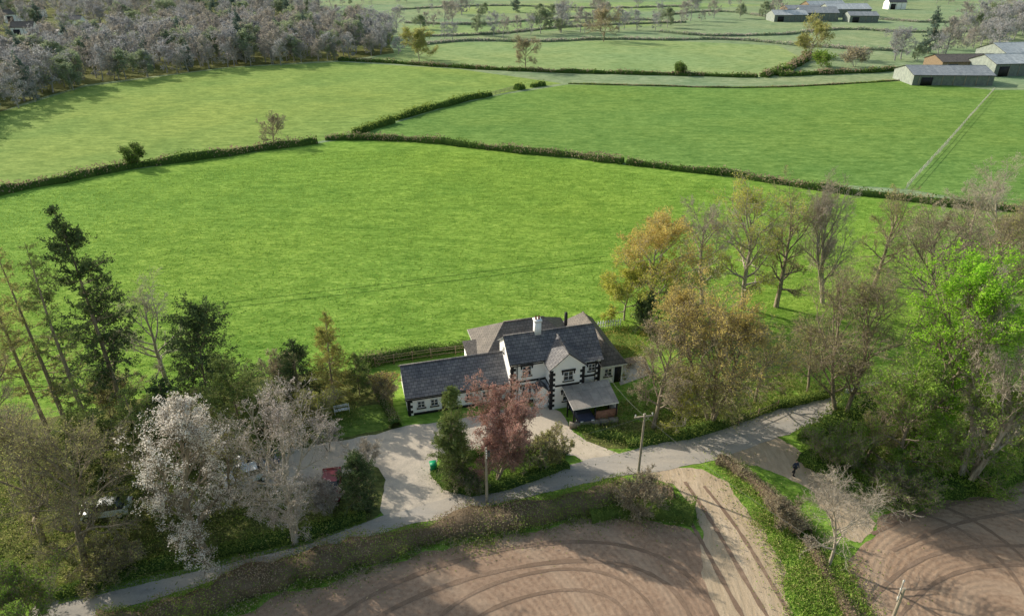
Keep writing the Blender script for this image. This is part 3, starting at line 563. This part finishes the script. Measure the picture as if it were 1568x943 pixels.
# ---------------------------------------------------------------- buildings
def gable(A,x0,x1,y0,y1,hw,hr,axis,wall,roof,oh=.3,th=.12,hip=0.,z0=0.):
    def T(p): return p if axis=='x' else (p[1],p[0],p[2])
    if axis=='y': x0,x1,y0,y1=y0,y1,x0,x1
    ym=(y0+y1)/2; fl=(axis=='y')
    def P(pts,m):
        q=[T(p) for p in pts]; A.poly(q[::-1] if fl else q,m)
    P([(x0,y0,z0),(x1,y0,z0),(x1,y0,hw),(x0,y0,hw)],wall); P([(x1,y1,z0),(x0,y1,z0),(x0,y1,hw),(x1,y1,hw)],wall)
    if hip<=0:
        P([(x1,y0,z0),(x1,y1,z0),(x1,y1,hw),(x1,ym,hr),(x1,y0,hw)],wall); P([(x0,y1,z0),(x0,y0,z0),(x0,y0,hw),(x0,ym,hr),(x0,y1,hw)],wall)
    else:
        P([(x1,y0,z0),(x1,y1,z0),(x1,y1,hw),(x1,y0,hw)],wall); P([(x0,y1,z0),(x0,y0,z0),(x0,y0,hw),(x0,y1,hw)],wall)
    sl=(hr-hw)/(ym-y0); e=oh; ze=hw-sl*e+.06; zr=hr+.06; xa=x0-(e); xb=x1+e
    for sgn in (-1,1):
        ye=y0-e if sgn<0 else y1+e
        if hip<=0: top=[(xa,ym,zr),(xb,ym,zr)]
        else: top=[(x0+hip,ym,zr),(x1-hip,ym,zr)]
        up=[(xa,ye,ze),(xb,ye,ze),top[1],top[0]]; 
        if sgn>0: up=[up[1],up[0],up[3],up[2]]
        P([(a,b,c+th) for a,b,c in up],roof); P([(a,b,c) for a,b,c in up][::-1],wall)
        for i in range(4):
            if i==2: continue
            a=up[i]; b=up[(i+1)%4]; P([a,b,(b[0],b[1],b[2]+th),(a[0],a[1],a[2]+th)],'black_trim' if hip<=0 else roof)
    if hip>0:
        P([(xa,y1+e,ze+th),(xa,y0-e,ze+th),(x0+hip,ym,zr+th)],roof); P([(xb,y0-e,ze+th),(xb,y1+e,ze+th),(x1-hip,ym,zr+th)],roof)
        P([(xa,y1+e,ze),(xa,y0-e,ze),(xa,y0-e,ze+th),(xa,y1+e,ze+th)],'white_frame'); P([(xb,y0-e,ze),(xb,y1+e,ze),(xb,y1+e,ze+th),(xb,y0-e,ze+th)],'white_frame')
    a=T((x0+hip-(e if hip<=0 else 0),ym-.09,zr+th-.03)); b=T((x1-hip+(e if hip<=0 else 0),ym+.09,zr+th+.07))
    A.box(min(a[0],b[0]),max(a[0],b[0]),min(a[1],b[1]),max(a[1],b[1]),a[2],b[2],roof)
def windowf(A,x,y,z,w,h,face='f',trim=True,bars=2):
    def B(u0,u1,d0,d1,z0,z1,m):
        if face=='f': A.box(x+u0,x+u1,y-d1,y-d0,z0,z1,m)
        elif face=='l': A.box(x-d1,x-d0,y+u0,y+u1,z0,z1,m)
    B(-w/2,w/2,-.05,.02,z-h/2,z+h/2,'glass')
    for u in (-w/2,w/2-.07): B(u,u+.07,0.,.06,z-h/2,z+h/2,'white_frame')
    for q in (z-h/2-.003,z+h/2-.07+.003): B(-w/2+.072,w/2-.072,0.,.062,q,q+.07,'white_frame')
    for k in range(1,bars): B(-w/2+w*k/bars-.025,-w/2+w*k/bars+.025,0.,.055,z-h/2+.07,z+h/2-.07,'white_frame')
    B(-w/2+.08,w/2-.08,0.,.05,z-.02,z+.02,'white_frame')
    B(-w/2-.1,w/2+.1,0.,.12,z-h/2-.12,z-h/2-.01,'black_trim')
    if trim:
        B(-w/2-.22,w/2+.22,0.,.09,z+h/2+.01,z+h/2+.24,'black_trim')
        for s in (-1,1):
            u0,u1=sorted((s*(w/2+.01),s*(w/2+.17))); B(u0,u1,0.,.05,z+h/2-.35,z+h/2,'black_trim')
def quoins(A,x,y,z0,z1,sx=1,sy=1):
    n=int((z1-z0)/.33)
    for k in range(n):
        z=z0+k*.33; a=.50 if k%2 else .28; b=.28 if k%2 else .50
        xa,xb=(x-.03*sx,x+a*sx) ; ya,yb=(y-.03*sy,y+b*sy)
        A.box(min(xa,xb),max(xa,xb),min(ya,yb),max(ya,yb),z,z+.325,'black_trim')
O=G(783,620); house=empty('white_farmhouse',O,math.radians(15))
A=Acc()
gable(A,0,9.8,0,5,5.3,7.1,'x','white_render','slate',.25)
gable(A,-11,-.02,.9,7.1,2.35,4.25,'x','white_render','slate',.25)
gable(A,3.75,7.5,-1.9,2.4,5.15,6.75,'y','white_render','slate',.25)
A.obj('main_block',house)
A=Acc()
A.box(7.52,9.7,-.9,-.01,0,4.95,'white_render')
A.poly([(7.5,-1.15,4.95),(9.95,-1.15,4.95),(9.95,.8,5.85),(7.5,.8,5.85)],'slate'); A.poly([(7.5,-1.15,4.93),(7.5,.8,5.83),(9.95,.8,5.83),(9.95,-1.15,4.93)],'white_frame')
gable(A,-1.8,9.5,5.05,12.5,2.7,5.2,'x','white_render','brown_tile_x',.35,hip=3.2)
gable(A,9.85,13.4,1.2,11.5,2.7,4.5,'y','white_render','brown_tile_x',.35,hip=1.6)
A.box(-3.2,-.02,7.15,9.5,0,2.6,'white_render'); A.poly([(-3.4,6.95,2.62),(-.0,6.95,2.62),(-.0,9.7,3.0),(-3.4,9.7,3.0)],'brown_tile_x')
A.obj('rear_extension',house)
A=Acc()
A.box(3.2,3.9,2.15,2.85,6.7,8.6,'white_render'); A.box(3.13,3.97,2.08,2.92,8.6,8.8,'white_render')
for u in (3.38,3.72): A.tubes(np.array([[[u,2.5,8.8],[u,2.5,9.2]]]),np.array([[.12,.10]]),8,'brick')
A.box(8.7,9.0,8.0,8.3,4.2,5.9,'black_trim'); A.obj('chimneys',house)
A=Acc()
windowf(A,1.7,0,4.15,1.0,1.2); windowf(A,1.7,0,1.55,1.1,1.3,bars=3); windowf(A,5.7,-1.9,4.05,1.1,1.15); windowf(A,5.7,-1.9,1.5,1.1,1.2)
windowf(A,8.7,-.9,4.0,.8,.9)
windowf(A,0,3.2,5.2,.6,.7,'l',False); 
for u in (-9.6,-8.2,-6.2,-4.4,-2.6): windowf(A,u,.9,1.3,.8,.85,trim=False)
windowf(A,11.6,1.2,1.5,.9,1.0,trim=False)
A.box(-7.4,-7.0,.84,.9,.0,2.1,'timber')
A.box(12.4,13.2,1.13,1.19,.0,2.05,'black_trim')
A.box(2.75,3.6,-.06,0.,0,2.1,'black_trim')
A.obj('windows_and_doors',house)
A=Acc()
for (a,b,c,d) in ((0,0,1,1),(9.8,0,-1,1),(3.75,-1.9,1,1),(7.5,-1.9,-1,1)): quoins(A,a,b,0,5.1,c,d)
quoins(A,9.7,-.9,0,4.9,-1,1)
quoins(A,-11,.9,0,2.2,1,1)
A.box(.52,3.72,-.05,0,2.75,2.97,'black_trim'); A.box(4.27,6.98,-1.95,-1.9,2.85,3.07,'black_trim'); A.box(3.70,3.75,-1.38,-.05,2.85,3.07,'black_trim'); A.box(-.05,0,.52,.85,2.75,2.97,'black_trim')
A.box(7.55,9.18,-.95,-.9,2.85,3.07,'black_trim')
A.box(-10.45,-.05,.86,.9,0,.3,'black_trim'); A.box(.52,3.7,-.04,0,0,.35,'black_trim')
A.box(-11.2,0,.55,.66,2.12,2.22,'black_trim'); A.box(-.2,3.4,-.36,-.26,5.02,5.12,'black_trim')
A.tubes(np.array([[[.62,-.1,0],[.62,-.1,5.1]],[[9.1,-.98,0],[9.1,-.98,4.9]]]),np.full((2,2),.05),6,'black_trim')
A.obj('black_trim',house)
A=Acc(); gable(A,2.45,3.68,-1.3,-.02,2.1,2.75,'y','white_render','slate',.15,.08); A.obj('porch',house)
A=Acc(); v=[(5.,-5.6,2.3),(10.,-5.6,2.3),(10.2,-1.95,2.75),(5.,-1.95,2.75)]
A.poly([(a,b,c+.1) for a,b,c in v],'carport_felt'); A.poly(v[::-1],'timber')
for i in range(4):
    a=v[i]; b=v[(i+1)%4]; A.poly([a,b,(b[0],b[1],b[2]+.1),(a[0],a[1],a[2]+.1)],'white_frame')
for x,y in ((5.1,-5.5),(9.8,-5.5),(7.45,-5.5),(5.1,-3.6),(9.8,-3.6)): A.box(x,x+.12,y,y+.12,0,2.3,'black_trim')
A.box(7.5,10.,-5.45,-5.25,0,1.5,'brick'); A.box(9.85,10.05,-5.2,-1.95,0,2.2,'white_render'); A.obj('carport',house)

def building(name,px,py,rot,w,d,hw,hr,wall,roof,axis='x'):
    e=empty(name,G(px,py),math.radians(rot)); A=Acc(); gable(A,0,w,0,d,hw,hr,axis,wall,roof,.3,.15); A.obj('walls_and_roof',e)
    B=Acc(); B.box(w*.1,w*.1+min(4,w*.3),-.12,-.02,0,hw*.8,'black_trim')
    for k in range(int(w/4)): B.box(k*4+2.,k*4+2.2,-.09,-.015,0,hw,'pole_wood')
    B.obj('doors_and_posts',e); return e
building('metal_barn',1396,131,-2,28,15,3.4,5.6,'sheet_wall','sheet_roof')
building('metal_barn',1520,118,8,18,14,4.5,7.,'sheet_wall','pale_sheet_roof')
building('cattle_shed',1440,110,4,24,12,3.5,5.5,'timber','brown_tile_x')
building('metal_barn',1535,102,10,30,16,5,8,'sheet_wall','pale_sheet_roof')
building('metal_barn',1185,34,3,22,14,4,6.5,'sheet_wall','pale_sheet_roof'); building('metal_barn',1225,33,-4,24,16,5,8,'sheet_wall','sheet_roof'); building('metal_barn',1268,27,4,30,16,5,8,'sheet_wall','pale_sheet_roof'); building('cattle_shed',1205,24,3,36,14,4,6.,'timber','sheet_roof'); building('metal_barn',1300,35,-3,18,12,4,6.,'sheet_wall','sheet_roof'); building('cattle_shed',1240,19,12,30,14,4,7.,'timber','pale_sheet_roof')
building('white_cottage',1360,15,5,14,8,5,8,'white_render','slate')
for k,(a,b) in enumerate(VH): building('village_house',a,b,[10,-25,40,5,60,-10][k],11,7,5,7.5,'white_render','slate' if k%2 else 'brown_tile_x')

# ---------------------------------------------------------------- fences, gates
def fence(name,l,post=.9,step=2.,mat='timber',rails=(.45,.85),rw=.04):
    P=dens(W(l),step,False); A=Acc()
    for p in P: A.box(p[0]-.05,p[0]+.05,p[1]-.05,p[1]+.05,0,post,mat)
    for z in rails:
        q=P.copy(); q[:,2]=z; A.tubes(q[None],np.full((1,len(q)),rw),4,mat)
    return A.obj(name)
fence('wire_fence',[(1388,288),(1450,220),(1521,140)],1.2,4.,'grey_post',(.5,1.05),.045)
fence('white_picket_fence',[(900,506),(950,499)],1.1,.35,'white_frame',(.3,.8),.05)
fence('garden_fence',[(735,540),(660,549),(575,562)],1.4,2.2,'timber',(.5,1.,1.3),.04)
fence('post_and_rail_fence',[(1095,640),(1130,652),(1190,625)],1.1,2.,'timber')
fence('field_gate',[(752,147),(786,138)],1.3,2.5,'pole_wood',(.3,.6,.9,1.2),.06)
A=Acc(); w=dens(W([(880,655),(938,648)]),1,False)
for p in w: A.box(p[0]-.55,p[0]+.55,p[1]-.2,p[1]+.2,0,.7,'stone')
A.obj('stone_garden_wall')
e=empty('garden_bench',G(524,632),.35); A=Acc()
for k in range(3): A.box(-.8,.8,-.25+k*.17,-.12+k*.17,.43,.47,'white_frame')
for k in range(2): A.box(-.8,.8,.28,.32,.6+k*.18,.7+k*.18,'white_frame')
for x in (-.8,.72):
    A.box(x,x+.08,-.25,-.17,0,.62,'white_frame'); A.box(x,x+.08,.24,.279,0,.9,'white_frame'); A.box(x,x+.08,-.3,.235,.62,.67,'white_frame')
A.obj('bench_frame',e)
e=empty('green_recycling_bin',G(664,722),.3); A=Acc()
A.quads([(-.25,-.28,.06),(.25,-.28,.06),(.25,.28,.06),(-.25,.28,.06),(-.3,-.35,.98),(.3,-.35,.98),(.3,.35,.98),(-.3,.35,.98)],[(3,2,1,0),(0,1,5,4),(1,2,6,5),(2,3,7,6),(3,0,4,7)],'green_plastic')
A.box(-.32,.32,-.37,.38,.985,1.06,'green_plastic'); A.box(-.3,.3,.38,.46,.95,1.0,'rubber'); A.tubes(np.array([[[-.3,.3,.1],[-.22,.3,.1]],[[.22,.3,.1],[.3,.3,.1]]]),np.full((2,2),.1),10,'rubber'); A.obj('bin_body',e)
e=empty('patio_table',G(965,560)); A=Acc(); A.tubes(np.array([[[0,0,.7],[0,0,.75]]]),np.full((1,2),.7),12,'timber'); A.poly([(.7*math.cos(k*math.pi/6),.7*math.sin(k*math.pi/6),.752) for k in range(12)],'timber'); A.tubes(np.array([[[0,0,0],[0,0,.7]]]),np.full((1,2),.06),6,'timber'); A.box(-.6,-.3,-1.2,-.9,.4,.45,'timber'); A.box(.3,.9,.8,1.2,.4,.45,'timber'); A.obj('table_top',e)

# ---------------------------------------------------------------- vehicles
def car(name,loc,rot,paint):
    e=empty(name,loc,rot); A=Acc()
    prof=[(-2.05,.35),(-2.1,.62),(-1.95,.86),(-1.1,.96),(1.5,.98),(2.0,.92),(2.08,.6),(2.0,.35)]
    cab=[(-1.1,.96),(-.45,1.38),(.2,1.46),(1.0,1.42),(1.65,.98)]
    n=len(prof); v=[(x,s*.86*(1 if z<.9 else .95),z) for s in (-1,1) for x,z in prof]
    A.quads(v,[(i,(i+1)%n,(i+1)%n+n,i+n) for i in range(n)],paint); A.poly([v[i] for i in range(n)][::-1],paint); A.poly([v[i+n] for i in range(n)],paint)
    m=len(cab); c=[(x,s*(.80 if z<1.1 else .62),z) for s in (-1,1) for x,z in cab]
    A.quads(c,[(0,1,1+m,m),(3,4,4+m,3+m)],'glass'); A.quads(c,[(1,2,2+m,1+m),(2,3,3+m,2+m)],paint)
    A.poly([c[i] for i in range(m)][::-1],'glass'); A.poly([c[i+m] for i in range(m)],'glass')
    for s in (-1,1): A.box(.12,.2,s*.70-.06,s*.70+.06,.98,1.44,paint); 
    for x in (-1.35,1.3):
        for s in (-1,1):
            A.tubes(np.array([[[x,s*.72,.32],[x,s*.9,.32]]]),np.full((1,2),.32),14,'rubber'); A.poly([(x+.31*math.cos(k*.524),s*.9,.32+.31*math.sin(k*.524)) for k in range(12)],'rubber'); A.poly([(x+.19*math.cos(k*.524),s*.905,.32+.19*math.sin(k*.524)) for k in range(12)],'ceramic')
    A.box(-2.12,-2.0,-.75,-.45,.6,.75,'ceramic'); A.box(-2.12,-2.0,.45,.75,.6,.75,'ceramic'); A.box(2.0,2.1,-.8,-.5,.65,.8,'red_paint'); A.box(2.0,2.1,.5,.8,.65,.8,'red_paint')
    A.obj('car_body',e); return e
car('red_parked_car',G(508,750)+[0,0,.03],1.75,'red_paint'); car('white_parked_car',G(165,786)+[0,0,.02],.2,'white_paint'); car('blue_parked_car',G(395,712)+[0,0,.03],.3,'blue_paint'); car('silver_parked_car',G(380,735)+[0,0,.03],.5,'white_paint')
car('dark_parked_car',(O[0]+6.6*.966+3.6*.259,O[1]+6.6*.259-3.6*.966,.03),math.radians(105),'jacket')

# ---------------------------------------------------------------- utility poles + wires
def pole(name,base,H,arm=True,rz=.4):
    e=empty(name,base,rz); A=Acc(); A.tubes(np.array([[[0,0,0],[0,0,H]]]),np.array([[.14,.09]]),8,'pole_wood'); A.poly([(.09*math.cos(k*.785),.09*math.sin(k*.785),H) for k in range(8)],'pole_wood')
    if arm:
        A.box(-.9,.9,.1,.2,H-.5,H-.38,'pole_wood')
        for u in (-.8,0,.8): A.tubes(np.array([[[u,.15,H-.38],[u,.15,H-.2],[u,.15,H-.1]]]),np.array([[.03,.07,.05]]),6,'ceramic')
        A.tubes(np.array([[[-.6,.15,H-.5],[0,.12,H-1.1]],[[.6,.15,H-.5],[0,.12,H-1.1]]]),np.full((2,2),.025),4,'wire_metal')
    else:
        for k in range(4): A.box(-.04,.04,-.2,-.1,H-.3-.25*k,H-.2-.25*k,'ceramic')
        A.tubes(np.array([[[.25,0,H-1.],[.25,0,H-.5]]]),np.full((1,2),.12),8,'wire_metal')
    A.obj('pole_shaft',e)
pA=G(746,778); HA=TOPH(746,778,685); pB=G(977,727); HB=TOPH(977,727,633)
pole('utility_pole',pA,HA,False); pole('utility_pole',pB,HB,True,.2)
pC=G(1385,900,8.); pC[2]=0; pole('utility_pole',pC,8.,True,.9)
def wire(name,a,b,sag):
    t=np.linspace(0,1,20)[:,None]; P=np.array(a)*(1-t)+np.array(b)*t; P[:,2]-=sag*4*(t*(1-t))[:,0]; A=Acc(); A.tubes(P[None],np.full((1,20),.012),4,'wire_metal'); A.obj(name)
wire('overhead_wire',pA+[0,0,HA-.3],pB+[0,0,HB-.3],.6); wire('overhead_wire',pB+[0,0,HB-.2],pC+[0,0,7.8],1.); wire('overhead_wire',pB+[0,0,HB-.3],(O[0]+9.2,O[1]+1.6,4.8),.5)

# ---------------------------------------------------------------- walking person
def skinobj(name,vs,es,rs,mat,parent):
    bm=bmesh.new(); ly=bm.verts.layers.skin.verify(); bv=[bm.verts.new(v) for v in vs]
    for a,b in es: bm.edges.new((bv[a],bv[b]))
    for v,r in zip(bv,rs): v[ly].radius=(r,r)
    bv[0][ly].use_root=True
    me=bpy.data.meshes.new(name); bm.to_mesh(me); bm.free(); me.materials.append(M[mat]); o=link(bpy.data.objects.new(name,me),parent)
    m=o.modifiers.new('Skin','SKIN'); m.use_smooth_shade=True; s=o.modifiers.new('Sub','SUBSURF'); s.levels=1; s.render_levels=2; return o
pp=G(1215,727); per=empty('walking_person',pp+[0,0,.02],.3)
skinobj('trousers',[(0,0,.95),(-.09,0,.88),(-.10,-.14,.5),(-.10,-.10,.1),(.09,0,.88),(.10,.10,.5),(.10,.28,.13)],[(0,1),(1,2),(2,3),(0,4),(4,5),(5,6)],[.14,.11,.075,.055,.11,.075,.055],'trousers',per)
skinobj('jacket',[(0,0,.95),(0,0,1.2),(0,0,1.42),(0,0,1.5),(-.19,0,1.40),(-.25,.10,1.13),(-.24,-.05,.90),(.19,0,1.40),(.25,-.10,1.13),(.24,-.22,.93)],[(0,1),(1,2),(2,3),(2,4),(4,5),(5,6),(2,7),(7,8),(8,9)],[.16,.15,.15,.07,.075,.055,.045,.075,.055,.045],'jacket',per)
skinobj('head',[(0,0,1.48),(0,-.01,1.58),(0,-.02,1.66),(0,-.01,1.72)],[(0,1),(1,2),(2,3)],[.05,.07,.095,.07],'skin',per)
skinobj('hair',[(0,.03,1.60),(0,.025,1.69),(0,.01,1.745)],[(0,1),(1,2)],[.07,.095,.07],'hair',per)
A=Acc()
for hx,hy,hz in ((-.24,-.06,.86),(.24,-.23,.89)):
    A.tubes(np.array([[[hx,hy,hz+.04],[hx,hy-.01,hz-.03],[hx,hy-.015,hz-.06]]]),np.array([[.03,.04,.035]]),6,'skin')
    for k in range(4): A.tubes(np.array([[[hx,hy-.04+.022*k,hz-.06],[hx,hy-.045+.022*k,hz-.10],[hx+.01,hy-.045+.022*k,hz-.13+.005*abs(k-1)]]]),np.full((1,3),.009),5,'skin')
    A.tubes(np.array([[[hx,hy-.04,hz],[hx,hy-.07,hz-.03],[hx,hy-.075,hz-.06]]]),np.full((1,3),.01),5,'skin')
A.box(-.15,-.05,-.26,-.02,0,.09,'rubber'); A.box(.05,.15,.10,.34,.05,.14,'rubber'); A.obj('hands_and_shoes',per)

# ---------------------------------------------------------------- light, sky, camera
EL=math.radians(27); hx,hy=-.85,.53; k=math.hypot(hx,hy); hx/=k; hy/=k
L=bpy.data.lights.new('sun','SUN'); L.energy=5.; L.angle=math.radians(.5); L.color=(1.,.92,.78); so=link(bpy.data.objects.new('sun',L))
d=Vector((-hx*math.cos(EL),-hy*math.cos(EL),-math.sin(EL))); so.rotation_euler=d.to_track_quat('-Z','Y').to_euler(); so.location=(-60,60,80)
w=bpy.data.worlds.new('World'); scene.world=w; w.use_nodes=True; nt=w.node_tree; bg=nt.nodes['Background']; sk=nt.nodes.new('ShaderNodeTexSky'); sk.sky_type='NISHITA'; sk.sun_disc=False
sk.air_density=2.0; sk.dust_density=3.; sk.ozone_density=2.
sk.sun_elevation=EL; sk.sun_rotation=math.atan2(hx,hy)%(2*math.pi); nt.links.new(sk.outputs[0],bg.inputs[0]); bg.inputs[1].default_value=.15
c=bpy.data.cameras.new('camera'); c.sensor_width=36; c.lens=36*F/1568.; c.clip_end=12000; c.clip_start=.5; co=link(bpy.data.objects.new('camera',c)); co.location=(0,0,CAMH); co.rotation_euler=(math.pi/2-PIT,0,0); scene.camera=co
scene.view_settings.view_transform='Standard'; scene.view_settings.look='None'; scene.view_settings.exposure=0
print('done',time.time()-T0)
